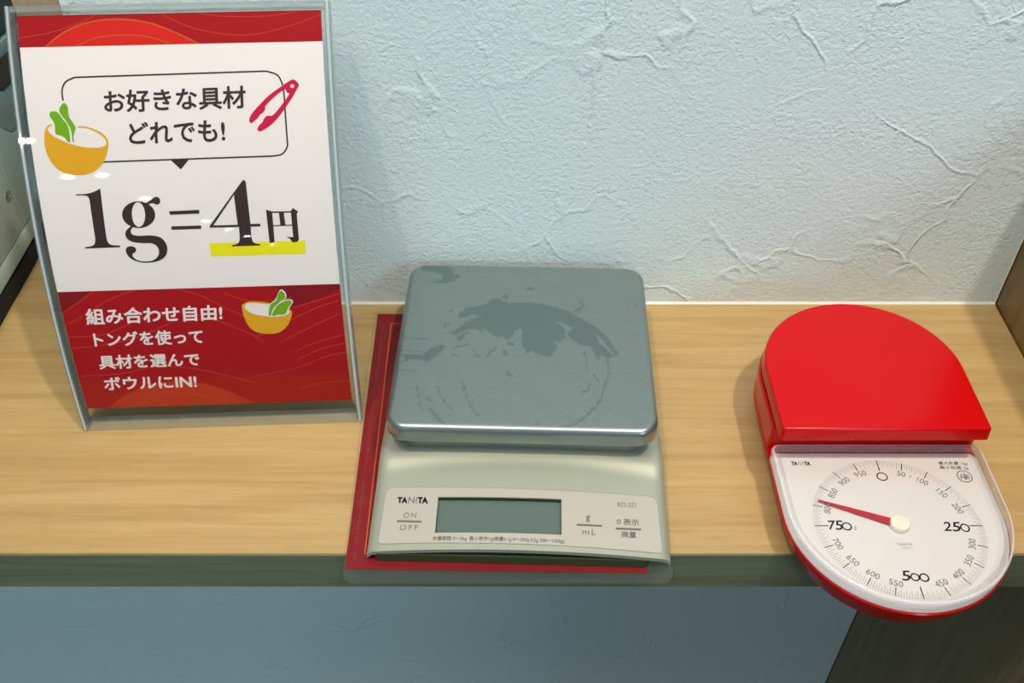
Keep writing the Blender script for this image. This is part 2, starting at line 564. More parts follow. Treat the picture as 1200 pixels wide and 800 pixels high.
bm = bmesh.new()
pl = np.array([(-0.9, YF), (XR, YF), (XR, -0.0002), (XL, -0.0002), (XL - 0.023, -0.0002), (XL - 0.023, 0.6), (-0.9, 0.6)])
rings(bm, [(pl, -0.0285), (pl, -0.0004), (inset(pl, 0.0004), 0.0)])
shelf = tag(finish('shelf', bm, M['shelf'], angle=25), 'light wood shelf board carrying the sign and both scales', 'shelf')
boxo('shelf_front_edge', (-0.9, YF - 0.0006, -0.0284), (XR, YF, -0.0012), M['edge'], shelf, label='front edge of the board, its shade put into a dark green-brown colour')


# ================================================================== sign stand
A0 = onz(100, 501, 0.0); B0 = onz(425, 490, 0.0)
SW = float(np.linalg.norm(B0 - A0))
EX = (B0 - A0) / SW
BK = np.array([-EX[1], EX[0], 0.0])
pz = np.array([0.9, 12.6, 55.5, 80.5, 114, 135.3, 152.6, 168.3, 186.3, 198.1]) / 1000
pb = np.array([0.0, 2.0, 11.6, 19.8, 32.5, 43.2, 52.5, 61.1, 73.6, 82.4]) / 1000
CO = np.linalg.lstsq(np.c_[pz, pz**2, pz**3], pb, rcond=None)[0]
G = lambda z: CO[0] * z + CO[1] * z**2 + CO[2] * z**3
dG = lambda z: CO[0] + 2 * CO[1] * z + 3 * CO[2] * z**2
ZT = np.linspace(-0.005, 0.25, 1021)
STAB = np.r_[0, np.cumsum(np.hypot(np.diff(ZT), np.diff(G(ZT))))]
STAB -= np.interp(0, ZT, STAB)


class SignSurf:
    def par(s, px):
        d = ray(*px[:2])
        lo, hi = 0.3, 1.1
        for _ in range(50):
            t = (lo + hi) / 2
            p = CAMP + d * t - A0
            if p @ BK < G(p[2]): lo = t
            else: hi = t
        return np.array([p @ EX, np.interp(p[2], ZT, STAB)])

    def world(s, a, b, off):
        z = float(np.interp(b, STAB, ZT))
        g = dG(z); l = math.hypot(1, g)
        return tuple(A0 + EX * a + BK * (G(z) - off / l) + np.array([0, 0, z + off * g / l]))


SS = SignSurf()
STOP = SS.par((9, 9))[1]
sign = empty('sign_stand', tuple((A0 + B0) / 2 + BK * 0.02), 'curved clear acrylic stand holding a red and white Japanese price sign', 'sign')


def curved_slab(bm, a0, a1, s0, s1, o0, o1, n=24):
    """slab following the curve of the stand"""
    rows = []
    for i in range(n + 1):
        s = s0 + (s1 - s0) * i / n
        rows.append([bm.verts.new(SS.world(a, s, o)) for a, o in ((a0, o0), (a1, o0), (a1, o1), (a0, o1))])
    bm.faces.new(rows[0]); bm.faces.new(rows[-1][::-1])
    for r, q in zip(rows, rows[1:]):
        for k in range(4):
            bm.faces.new((r[k], q[k], q[(k + 1) % 4], r[(k + 1) % 4]))


def slab(name, *a, mat='acrylic', label=None):
    bm = bmesh.new()
    curved_slab(bm, *a)
    bmesh.ops.recalc_face_normals(bm, faces=bm.faces[:])
    return finish(name, bm, M[mat], sign, label=label)


EDG = 0.0026
slab('front_plate', EDG, SW - EDG, 0.0042, STOP - EDG, 0.0010, 0.0028)
slab('back_plate', EDG, SW - EDG, 0.0042, STOP - EDG, -0.0030, -0.0012)
for k0, k1, m_ in ((0.0, 0.0006, 'rim_dark'), (0.0006, 0.0018, 'rim_highlight'), (0.0018, EDG, 'rim_dark')):  # strips imitate the highlight and dark streaks of a clear edge
    slab('side_rim', k0, k1, 0.0004, STOP, -0.0040, 0.0028, mat=m_)
    slab('side_rim', SW - k1, SW - k0, 0.0004, STOP, -0.0040, 0.0028, mat='acrylic_edge' if m_ == 'rim_dark' else m_)
slab('top_rim', EDG, SW - EDG, STOP - EDG, STOP, -0.0040, 0.0028, 2, mat='acrylic_edge')
slab('bottom_rim', EDG, SW - EDG, 0.0004, 0.0042, -0.0040, 0.0028, 2, mat='acrylic_edge')
bm = bmesh.new()
foot = [A0[:2] + BK[:2] * 0.0042, B0[:2] + BK[:2] * 0.0042, B0[:2] + BK[:2] * 0.048, A0[:2] + BK[:2] * 0.048]
rings(bm, [(np.array(foot), 0.0002), (np.array(foot), 0.0018), (inset(np.array(foot), 0.0004), 0.0022)])
finish('foot', bm, M['pouch'], sign)

PTL, PTR, PBR, PBL = (SS.par(p) for p in ((20, 20), (371.7, 10.7), (409, 468), (103, 479)))
PA0 = (PTL[0] + PBL[0]) / 2; PA1 = SW - PA0
PS0 = (PBL[1] + PBR[1]) / 2; PS1 = (PTL[1] + PTR[1]) / 2
CUT = 0.004


def sheet(name, s0, s1, mat, off, a0=PA0, a1=PA1):
    bm = bmesh.new()
    vs = [bm.verts.new(v) for v in ((a0, s0, 0), (a1, s0, 0), (a1, s1, 0), (a0, s1, 0))]
    bm.faces.new(vs)
    map_bm(bm, SS, off, 0.003)
    return finish(name, bm, M[mat], paper if name != 'paper_sheet' else sign)


paper = None
paper = sheet('paper_sheet', PS0, PS1, 'paper', 0.0)
SB = (SS.par((67.5, 343))[1] + SS.par((394.5, 331.7))[1]) / 2
STP = (SS.par((24, 57))[1] + SS.par((374, 47))[1]) / 2
sheet('red_band', PS0, SB, 'red_print', 0.00006)
sheet('red_band', STP, PS1, 'red_print', 0.00006)


# red artwork: bright discs and thin arcs
def clip_fill(name, loop_px, mat, off, s0, s1):
    bm = bmesh.new()
    fill(bm, [[SS.par(p) for p in loop_px]])
    for co, no in (((0, s0, 0), (0, -1, 0)), ((0, s1, 0), (0, 1, 0)), ((PA0, 0, 0), (-1, 0, 0)), ((PA1, 0, 0), (1, 0, 0))):
        bmesh.ops.bisect_plane(bm, geom=bm.verts[:] + bm.edges[:] + bm.faces[:], plane_co=co, plane_no=no, clear_outer=True)
    map_bm(bm, SS, off, 0.003)
    return finish(name, bm, M[mat], paper, smooth=False)


def clip_lines(name, lines, w, mat, off, s0, s1):
    bm = bmesh.new()
    for l in lines:
        stroke_par(bm, [SS.par(p) for p in smooth_loop(l, False, 8)], w)
    for co, no in (((0, s0, 0), (0, -1, 0)), ((0, s1, 0), (0, 1, 0)), ((PA0, 0, 0), (-1, 0, 0)), ((PA1, 0, 0), (1, 0, 0))):
        bmesh.ops.bisect_plane(bm, geom=bm.verts[:] + bm.edges[:] + bm.faces[:], plane_co=co, plane_no=no, clear_outer=True)
    map_bm(bm, SS, off, 0.003)
    return finish(name, bm, M[mat], paper, smooth=False)


arc_top = [(52, 56), (75, 38), (105, 26), (140, 22.5), (175, 27), (205, 38), (237, 53)]
clip_fill('red_disc', list(smooth_loop(arc_top, False)) + [(237, 62), (52, 66)], 'bright_red_print', 0.0001, STP, PS1)
clip_lines('printed_arcs', [arc_top], 0.0007, 'orange_line', 0.00014, STP, PS1)
clip_lines('printed_arcs', [[(90, 54), (115, 44), (147, 41), (175, 43.5), (200, 51)]], 0.0005, 'orange_line', 0.00015, STP, PS1)
clip_lines('printed_arcs', [[(20, 45), (60, 38), (100, 24), (120, 12)], [(180, 12), (230, 34), (290, 41), (340, 30), (378, 16)], [(215, 12), (260, 19), (320, 18), (365, 9)]],
           0.0003, 'dim_line', 0.00013, STP, PS1)
arc_low = [(122, 482), (140, 467), (168, 453), (200, 447), (232, 448), (262, 456), (300, 472), (325, 486)]
clip_fill('red_disc', list(smooth_loop(arc_low, False)) + [(325, 500), (122, 500)], 'orange_red_print', 0.0001, PS0, SB)
clip_fill('dark_corner', [(55, 335), (112, 335), (95, 350), (74, 366), (60, 380)], 'dark_red_print', 0.0001, PS0, SB)
clip_fill('dark_corner', [(322, 320), (402, 318), (402, 336), (372, 350), (340, 360), (325, 345)], 'dark_red_print', 0.0001, PS0, SB)
lines = [[(66, 372), (95, 352), (115, 338)], [(80, 380), (105, 365), (130, 350), (160, 339)], [(80, 395), (120, 392), (150, 380), (185, 366), (230, 368), (280, 385), (310, 400)],
         [(85, 408), (120, 404), (160, 395), (200, 378)], [(205, 338), (235, 346), (268, 362), (300, 372), (345, 360), (400, 343)],
         [(262, 343), (290, 352), (320, 352), (342, 348)], [(300, 395), (340, 375), (372, 360), (396, 352)], [(330, 400), (360, 385), (398, 367)],
         [(345, 412), (370, 401), (402, 392)], [(350, 420), (378, 408), (404, 402)], [(300, 440), (350, 430), (380, 418), (405, 412)],
         [(95, 440), (140, 438), (180, 430), (230, 432), (300, 448)], [(350, 455), (380, 448), (412, 445)],
         [(150, 478), (180, 465), (215, 460), (250, 466), (280, 478)]]
clip_lines('printed_arcs', lines, 0.00035, 'dim_line', 0.00014, PS0, SB)

# speech bubble outline and its pointer
bub = [(74, 118), (72.8, 106), (77, 96), (87.5, 90.6, 1), (312, 83.3, 1), (325, 88), (331, 99), (333, 112, 1), (336.6, 164, 1), (336.6, 172), (330.5, 180.5), (319, 182.8, 1), (118, 189.8, 1)]
bm = bmesh.new()
bl = smooth_loop(bub, False, 6)
stroke_par(bm, [SS.par(p) for p in bl], 0.00075)
map_bm(bm, SS, 0.0001, CUT)
finish('bubble_outline', bm, M['ink'], paper, smooth=False)
shape('bubble_pointer', SS, [[[(199.5, 187), (222, 186), (212, 198.5)]]], M['ink'], paper, 0.0001, CUT)

T = 'printed_text'
ptext(T, SS, 'お好きな具材', [(120.8, 106), (287.7, 100), (288.5, 127), (122.5, 132.5)], M['ink'], paper, 0.0001, 0.022, CUT)
ptext(T, SS, 'どれでも!', [(150.3, 143.5), (263, 139.3), (264.5, 165.8), (151.5, 169.2)], M['ink'], paper, 0.0001, 0.022, CUT)
ptext(T, SS, '組み合わせ自由!', [(99.5, 361.6), (260.2, 356.6), (261, 374.8), (102, 380.8)], M['white_print'], paper, 0.0002, 0.026, CUT)
ptext(T, SS, 'トングを使って', [(108.5, 389.4), (236.8, 385.3), (239, 402.3), (111.5, 406.5)], M['white_print'], paper, 0.0002, 0.026, CUT)
ptext(T, SS, '具材を選んで', [(114.8, 416.2), (233, 412.5), (235, 428.4), (117, 432.6)], M['white_print'], paper, 0.0002, 0.026, CUT)
ptext(T, SS, 'ボウルにIN!', [(120.6, 441.8), (229.6, 438.2), (231.2, 453.5), (123, 457)], M['white_print'], paper, 0.0002, 0.026, CUT)

q1 = lambda *p: (80 + p[0] * .15, 200 + p[1] * .15, *p[2:])
q2 = lambda *p: (220 + p[0] * .15, 200 + p[1] * .15, *p[2:])
S = lambda q, pts, n=6: smooth_loop([q(*p) for p in pts], True, n)
one = S(q1, [(62, 183, 1), (140, 180), (200, 164), (250, 139, 1), (299, 525, 1), (312, 560), (345, 580), (405, 583, 1), (405, 597, 1), (131, 607, 1), (131, 597, 1),
             (185, 587), (206, 570), (212, 535, 1), (166, 225, 1), (150, 200), (120, 193), (62, 193, 1)])
shape('printed_digit', SS, [[one]], M['ink'], paper, 0.0001, CUT)
ell = lambda cx, cy, rx, ry, tilt, n=28: [q1(cx + rx * math.cos(w) * math.cos(tilt) - ry * math.sin(w) * math.sin(tilt),
                                            cy + rx * math.cos(w) * math.sin(tilt) + ry * math.sin(w) * math.cos(tilt)) for w in np.linspace(0, 2 * math.pi, n, endpoint=False)]
tail = S(q1, [(506, 436), (488, 468), (503, 498), (560, 508), (640, 504), (720, 520), (765, 570), (774, 622), (755, 672), (700, 705), (620, 718), (550, 711), (490, 686), (456, 646),
              (451, 612), (468, 593), (498, 589), (524, 602), (531, 624), (516, 640), (501, 652), (512, 678), (550, 700), (605, 708), (662, 699), (700, 668), (709, 630), (694, 590), (650, 566),
              (580, 565), (510, 557), (465, 535), (446, 500), (455, 465), (484, 438)])
ear = S(q1, [(605, 258), (640, 232), (668, 210), (695, 204), (715, 220), (718, 245), (705, 262), (682, 262), (660, 254), (630, 260), (625, 275)])
shape('printed_letter', SS, [[ell(550, 343, 130, 104, 0.05), ell(549, 342, 52, 97, -0.06)], [tail], [ear]], M['ink'], paper, 0.0001, CUT)
shape('printed_equals_sign', SS, [[[q1(787, 316), q2(89, 305), q2(92, 334), q1(796, 344)]], [[q1(805, 434), q2(104, 427), q2(107, 453), q1(808, 461)]]], M['ink'], paper, 0.0001, CUT)
shape('yellow_underline', SS, [[[q2(170, 566), q2(915, 545), q2(923, 648), q2(183, 668)]]], M['yellow_print'], paper, 0.0001, CUT)
four = S(q2, [(425, 80), (440, 73), (454, 86, 1), (490, 414, 1), (568, 414, 1), (568, 433, 1), (492, 436, 1), (499, 520), (520, 562), (568, 573, 1), (568, 583, 1), (346, 590, 1), (346, 580, 1),
              (390, 568), (406, 535), (400, 438, 1), (172, 444, 1), (172, 430, 1)])
shape('printed_digit', SS, [[four, [q2(361, 188), q2(200, 427), q2(391, 421)]]], M['ink'], paper, 0.00016, CUT)
shape('printed_character', SS, [[[q2(*p) for p in l]] for l in (
    [(612, 303), (660, 319), (679, 552), (668, 560), (640, 561)], [(650, 317), (815, 315), (815, 325), (655, 327)],
    [(805, 312), (823, 290), (862, 318), (852, 335), (869, 535), (858, 552), (838, 558), (817, 556), (800, 530), (772, 515), (825, 518)],
    [(712, 318), (750, 318), (763, 424), (724, 426)], [(666, 424), (815, 420), (815, 428), (668, 432)])], M['ink'], paper, 0.00018, CUT)

q4 = lambda *p: (40 + p[0] * .15, 100 + p[1] * .15, *p[2:])
bowl = S(q4, [(138, 304, 1), (110, 312), (88, 345), (80, 420), (95, 520), (150, 620), (230, 680), (330, 701), (430, 690), (510, 640), (560, 560), (581, 460), (572, 418), (540, 380), (480, 345), (400, 321), (343, 319, 1),
              (343, 329, 1), (400, 333), (470, 356), (530, 393), (559, 430), (560, 468), (500, 486), (420, 485), (330, 470), (240, 440), (150, 395), (108, 350), (113, 326), (138, 316, 1)], 4)
shape('printed_bowl', SS, [[bowl]], M['ochre_print'], paper, 0.00012, CUT)
leafs = [S(q4, [(145, 203), (185, 212), (230, 270), (265, 320), (278, 380), (284, 442, 1), (262, 442, 1), (245, 415), (215, 393), (168, 375), (160, 300), (122, 240), (125, 212)], 4),
         S(q4, [(235, 138), (262, 165), (272, 240), (300, 285), (323, 325), (318, 360), (308, 400), (314, 445, 1), (300, 438, 1), (289, 350), (250, 280), (200, 210), (206, 165)], 4)]
shape('printed_leaves', SS, [[l] for l in leafs], M['green_print'], paper, 0.00014, CUT)
q7 = lambda *p: (260 + p[0] * .2, 330 + p[1] * .2, *p[2:])
shape('printed_bowl', SS, [[S(q7, [(122, 132), (120, 160), (130, 205), (160, 262), (200, 292), (260, 304), (330, 298), (380, 262), (404, 215), (411, 180), (404, 166), (340, 140), (270, 122), (170, 115)], 4)]],
      M['ochre_print'], paper, 0.00016, CUT)
shape('printed_bowl_inside', SS, [[S(q7, [(134, 140), (160, 124), (270, 131), (340, 148), (396, 172), (388, 188), (345, 201), (290, 203), (200, 192), (148, 168)], 4)]], M['white_print'], paper, 0.00020, CUT)
L1 = [(345, 52), (366, 66), (370, 95), (340, 118), (300, 160), (288, 196), (275, 192), (284, 135), (318, 108), (330, 70)]
L2 = [(400, 108), (410, 122), (390, 150), (370, 188), (330, 192), (294, 198), (310, 160), (335, 130), (370, 112)]


def grow(l, k):
    p = np.array(l, float); c = p.mean(0)
    d = p - c; n = np.linalg.norm(d, axis=1)[:, None]
    return [tuple(x) for x in c + d * (n + k) / n]


shape('printed_leaf_border', SS, [[S(q7, grow(L1, 8), 4)], [S(q7, grow(L2, 8), 4)]], M['white_print'], paper, 0.00023, CUT)
shape('printed_leaves', SS, [[S(q7, L1, 4)], [S(q7, L2, 4)]], M['green_print'], paper, 0.00026, CUT)
q3 = lambda *p: (270 + p[0] * .1, 80 + p[1] * .1, *p[2:])
tongs = S(q3, [(745, 132), (802, 188), (786, 235), (720, 350), (640, 470), (540, 600), (440, 690), (350, 738), (317, 716), (335, 672), (375, 630), (395, 590), (430, 557), (500, 548), (600, 430), (655, 355), (690, 300), (660, 280), (636, 246),
               (520, 330), (412, 440), (408, 480), (380, 520), (350, 540), (325, 575), (300, 600), (245, 641), (222, 612), (240, 550), (320, 450), (450, 320), (600, 210), (690, 150)], 4)
hole = [q3(725 + 23 * math.cos(w), 208 + 23 * math.sin(w)) for w in np.linspace(0, 2 * math.pi, 14, endpoint=False)]
shape('printed_tongs', SS, [[tongs, hole]], M['pink_print'], paper, 0.00018, CUT)


# ================================================================== red card in a clear pouch
CZ = 0.0004
cBL, cBR, cTL = (onz(*p, CZ)[:2] for p in ((404, 667), (759, 671.5), (443, 368)))
cTR = cTL + (cBR - cBL)
card = empty('laminated_card', (0.0, -0.1, 0.0), 'red card in a clear plastic pouch lying under the digital scale', 'card')
bm = bmesh.new()
cc = np.array([cBL, cBR, cTR, cTL])
rings(bm, [(cc, 0.0004), (cc, 0.0008)])
finish('red_sheet', bm, M['card_red'], card)
bm = bmesh.new()
ci = inset(cc, 0.0085)
ring_o = inset(cc, 0.0085); ring_i = inset(cc, 0.0093)
for k in range(4):
    a, b, c, d = ring_o[k], ring_o[(k + 1) % 4], ring_i[(k + 1) % 4], ring_i[k]
    bm.faces.new([bm.verts.new((*p, 0.00085)) for p in (a, b, c, d)])
finish('printed_border', bm, M['orange_line'], card)
pBL, pBR, pTL = (onz(*p, CZ)[:2] for p in ((400.5, 684), (791, 684), (439, 361)))
pTR = pTL + (pBR - pBL)
po = roundpoly([(*pBL, 0.006), (*pBR, 0.006), (*pTR, 0.006), (*pTL, 0.006)])
bm = bmesh.new()
rings(bm, [(po, 0.0001), (po, 0.0012), (inset(po, 0.0004), 0.0015)])
finish('clear_pouch', bm, M['pouch'], card, angle=30)
bm = bmesh.new()
pts = np.linspace(inset(cc, 0.0042)[0], inset(cc, 0.0042)[3], 12)
stroke_par(bm, pts, 0.0009)
for v in bm.verts: v.co.z = 0.00162
finish('pouch_seam', bm, M['pouch'], card)


# ================================================================== digital kitchen scale
SO = np.array([0.0066, -0.0765]); SA = math.radians(-1.8)
CA, SNA = math.cos(SA), math.sin(SA)
l2w = lambda u, v: (SO[0] + CA * u - SNA * v, SO[1] + SNA * u + CA * v)
w2l = lambda x, y: (CA * (x - SO[0]) + SNA * (y - SO[1]), -SNA * (x - SO[0]) + CA * (y - SO[1]))
HB = 0.0730                    # half width of the body
VF, VB = -0.1165, 0.062        # front and back of the body
BZ = 0.0016                    # stands on the pouch


def ztop(u, v):
    arch = 0.0048 * (1 - (u / HB) ** 2)
    t = np.clip((v - VF) / 0.052, 0, 1)
    z = 0.0062 + arch * (1 - 0.55 * t) + 0.0085 * t          # sloping control panel
    vc = -0.0655 - 0.0045 * (u / 0.06) ** 2                 # curved step up to the platter well
    k = np.clip((v - vc + 0.004) / 0.012, 0, 1)
    z = z + 0.0016 * k * k * (3 - 2 * k)
    e = np.clip((np.abs(u) - (HB - 0.004)) / 0.004, 0, 1)    # rounded shoulders
    return z - 0.0022 * e ** 2 + BZ


class PanelSurf:
    def par(s, px):
        z = 0.014
        for _ in range(12):
            p = onz(px[0], px[1], z)
            u, v = w2l(p[0], p[1])
            z = float(ztop(u, v))
        return np.array([u, v])
    def world(s, a, b, off):
        x, y = l2w(a, b)
        return (x, y, float(ztop(a, b)) + off)


PS = PanelSurf()
dscale = empty('digital_kitchen_scale', (*l2w(0, 0), BZ), 'silver digital kitchen scale with smudged square steel platter', 'kitchen scale')
z4 = lambda *p: (390 + p[0] * .35, 500 + p[1] * .35, *p[2:])
lc = [PS.par(z4(*p)) for p in ((350, 236), (764, 243), (767, 362), (345, 353))]
U0, U1 = (lc[0][0] + lc[3][0]) / 2, (lc[1][0] + lc[2][0]) / 2
V1, V0 = (lc[0][1] + lc[1][1]) / 2, (lc[2][1] + lc[3][1]) / 2
us = np.unique(np.round(np.r_[np.linspace(-HB, HB, 49), -HB + 0.0008, -HB + 0.0018, HB - 0.0008, HB - 0.0018, U0, U1], 6))
vs_ = np.unique(np.round(np.r_[np.linspace(VF, -0.05, 40), np.linspace(-0.05, VB, 8), V0, V1], 6))
bm = bmesh.new()
gv = {}


def flare(v):   # the body is a touch narrower towards the back
    return 1 - 0.012 * np.clip((v - VF) / 0.1, 0, 1)


for i, u in enumerate(us):
    for j, v in enumerate(vs_):
        gv[i, j] = bm.verts.new((*l2w(u * flare(v), v), float(ztop(u, v))))
ii = [i for i, u in enumerate(us) if U0 - 1e-6 <= u <= U1 + 1e-6]
jj = [j for j, v in enumerate(vs_) if V0 - 1e-6 <= v <= V1 + 1e-6]
for i in range(len(us) - 1):
    for j in range(len(vs_) - 1):
        if ii[0] <= i < ii[-1] and jj[0] <= j < jj[-1]: continue
        bm.faces.new((gv[i, j], gv[i + 1, j], gv[i + 1, j + 1], gv[i, j + 1]))
# skirt of the shell: thin arched lip at the front, full depth at the sides
per = [(i, 0) for i in range(len(us))] + [(len(us) - 1, j) for j in range(1, len(vs_))] + [(i, len(vs_) - 1) for i in range(len(us) - 2, -1, -1)] + [(0, j) for j in range(len(vs_) - 2, 0, -1)]
low = []
for (i, j) in per:
    u, v = us[i], vs_[j]
    zt = float(ztop(u, v))
    f = np.clip((v - VF) / 0.006, 0, 1)
    zb = (zt - 0.0024) * (1 - f) + (BZ + 0.0012) * f
    low.append(bm.verts.new((*l2w(u * flare(v), v), max(zb, BZ + 0.0004))))
for k in range(len(per)):
    a, b = per[k], per[(k + 1) % len(per)]
    bm.faces.new((gv[a], low[k], low[(k + 1) % len(per)], gv[b]))
shell = finish('body_shell', bm, M['silver'], dscale, angle=50)

# recessed display
bm = bmesh.new()
o = [PS.world(u, v, 0) for u, v in ((U0, V0), (U1, V0), (U1, V1), (U0, V1))]
cor = []
for (u, v) in ((U0, V0), (U1, V0), (U1, V1), (U0, V1)):
    cor.append((bm.verts.new(PS.world(u, v, 0.0)), bm.verts.new(PS.world(u, v, -0.0030))))
for k in range(4):
    a, b = cor[k], cor[(k + 1) % 4]
    n = 12
    for q in range(n):
        pass
    bm.faces.new((a[0], b[0], b[1], a[1]))
finish('display_recess', bm, M['base_dark'], dscale, smooth=False)
bm = bmesh.new()
vv = [[bm.verts.new(PS.world(U0 + (U1 - U0) * i / 16, V0 + (V1 - V0) * j / 4, -0.0026)) for j in range(5)] for i in range(17)]
for i in range(16):
    for j in range(4): bm.faces.new((vv[i][j], vv[i + 1][j], vv[i + 1][j + 1], vv[i][j + 1]))
finish('display', bm, M['lcd'], dscale, label='grey-green blank liquid crystal display')

# control label with its hole, then the printing
pc = [PS.par(z4(*p)) for p in ((180, 203), (1085, 235), (1105, 425), (150, 393))]
lab = roundpoly([(*pc[3], 0.002), (*pc[2], 0.002), (*pc[1], 0.004), (*pc[0], 0.004)])
# let the top border bow with the shell
bm = bmesh.new()
hol = roundpoly([(U0 - .0003, V0 - .0003, 0.001), (U1 + .0003, V0 - .0003, 0.001), (U1 + .0003, V1 + .0003, 0.001), (U0 - .0003, V1 + .0003, 0.001)], 4)
fill(bm, [lab, hol[::-1]])
for ax, step in ((0, 0.004), (1, 0.004)):
    lo = min(v.co[ax] for v in bm.verts); hi = max(v.co[ax] for v in bm.verts)
    k = math.floor(lo / step) + 1
    while k * step < hi:
        co = [0, 0, 0]; co[ax] = k * step
        no = [0, 0, 0]; no[ax] = 1
        bmesh.ops.bisect_plane(bm, geom=bm.verts[:] + bm.edges[:] + bm.faces[:], plane_co=co, plane_no=no)
        k += 1
map_bm(bm, PS, 0.00018)
label_o = finish('control_label', bm, M['label'], dscale)
bm = bmesh.new()
dense = []
for a, b in zip(lab, np.roll(lab, -1, 0)):
    n = max(1, int(np.linalg.norm(b - a) / 0.003))
    dense += [a + (b - a) * k / n for k in range(n)]
stroke_par(bm, dense, 0.00028, True)
map_bm(bm, PS, 0.00022)
finish('label_outline', bm, M['pale_print'], label_o, smooth=False)
OF = 0.00032
ZQ = lambda *c: [z4(*p) for p in c]
ptext(T, PS, 'TA', ZQ((217, 236), (251, 236), (249, 257), (216, 256)), M['black_print'], label_o, OF, 0.06)
ptext(T, PS, 'NI', ZQ((254, 236), (283, 236), (281, 257), (252, 257)), M['grey_print'], label_o, OF, -0.006)
ptext(T, PS, 'TA', ZQ((285, 236), (319, 236), (318, 258), (283, 258)), M['black_print'], label_o, OF, 0.06)
ptext(T, PS, 'ON', ZQ((238, 288), (280, 288), (278, 306), (236, 306)), M['grey_print'], label_o, OF, 0, None, 1.25)
ptext(T, PS, 'OFF', ZQ((225, 330), (286, 330), (284, 347), (223, 347)), M['grey_print'], label_o, OF, 0, None, 1.3)
ptext(T, PS, 'g', ZQ((848, 298), (862, 299), (861, 320), (847, 319)), M['grey_print'], label_o, OF, 0.01)
ptext(T, PS, 'mL', ZQ((837, 342), (881, 343), (880, 363), (836, 361)), M['grey_print'], label_o, OF, 0, None, 1.2)
ptext(T, PS, 'KD-321', ZQ((954, 253), (1014, 256), (1014, 271), (954, 268)), M['grey_print'], label_o, OF, -0.004)
ptext(T, PS, '0 表示', ZQ((951, 307), (1025, 311), (1025, 333), (951, 328)), M['grey_print'], label_o, OF, 0.012)
ptext(T, PS, '微量', ZQ((966, 350), (1016, 352), (1016, 374), (966, 371)), M['grey_print'], label_o, OF, 0.012)
ptext(T, PS, '計量範囲 0～3kg  最小表示1g(微量0.1g 0～300g 0.5g 300～1500g)', ZQ((336, 367), (775, 376), (775, 394), (335, 383)), M['grey_print'], label_o, OF, 0.012)
for c in (((215, 315), (298, 317), (298, 321), (215, 319)), ((817, 327), (900, 331), (900, 335), (817, 331)), ((948, 340), (1032, 343), (1032, 347), (948, 344))):
    bm = bmesh.new()
    pts = [PS.par(z4(*p)) for p in c]
    lo = [PS.world(*p, 0.0002) for p in pts]; hi = [PS.world(*p, 0.0007) for p in pts]
    a = [bm.verts.new(p) for p in lo]; b = [bm.verts.new(p) for p in hi]
    bm.faces.new(b[::-1])
    for k in range(4): bm.faces.new((a[k], a[(k + 1) % 4], b[(k + 1) % 4], b[k]))
    bmesh.ops.recalc_face_normals(bm, faces=bm.faces[:])
    finish('button_ridge', bm, M['grey_print'], dscale)

# dark base under the shell
bm = bmesh.new()
bo = roundpoly([(-HB + .003, VF - .0003, .003), (HB - .010, VF - .0003, .003), (HB - .004, VB - .004, .008), (-HB + .004, VB - .004, .008)])
rings(bm, [(bo, BZ), (bo, BZ + 0.0052)], place=lambda x, y, z: (*l2w(x, y), z))
finish('base', bm, M['base_dark'], dscale)
# platter support
bm = bmesh.new()
so = roundpoly([(-.0625, -.0585, .010), (.0625, -.0585, .010), (.0625, .0570, .010), (-.0625, .0570, .010)])
rings(bm, [(so, 0.0165), (so, 0.0300)], place=lambda x, y, z: (*l2w(x, y), z))
finish('platter_support', bm, M['silver'], dscale)

# steel platter: dense top with a stain mask, rolled edge
def resample(p, n):
    q = np.r_[p, p[:1]]
    s = np.r_[0, np.cumsum(np.linalg.norm(np.diff(q, axis=0), axis=1))]
    t = np.linspace(0, s[-1], n, endpoint=False)
    return np.c_[np.interp(t, s, q[:, 0]), np.interp(t, s, q[:, 1])]


PW, PD, PZ = 0.0685, 0.0650, 0.0400
pout = roundpoly([(-PW, -PD, .0105), (PW, -PD, .0105), (PW, PD, .0105), (-PW, PD, .0105)], 24)
pout = resample(pout, 760)
bm = bmesh.new()
lv = [(inset(pout, 0.0022), 0.0298), (inset(pout, 0.0004), 0.0296), (pout, 0.0304), (pout, PZ - 0.0034)]
for k in range(1, 7):
    w = math.pi / 2 * k / 6
    lv.append((inset(pout, 0.0034 * (1 - math.cos(w))), PZ - 0.0034 * (1 - math.sin(w))))
rings(bm, lv, cap1=False, place=lambda x, y, z: (*l2w(x, y), z))
nr = 130
base_ring = inset(pout, 0.0034)
rim = [v for v in bm.verts][-len(pout):]
top_in = []
prev = rim
for k in range(1, nr):
    f = 1 - k / nr
    cur = [bm.verts.new((*l2w(x * f, y * f), PZ)) for x, y in base_ring]
    n = len(cur)
    for i in range(n): bm.faces.new((prev[i], prev[(i + 1) % n], cur[(i + 1) % n], cur[i]))
    prev = cur
bm.faces.new(prev)
plat = finish('platter', bm, M['steel'], dscale, label='smudged brushed steel weighing platter')

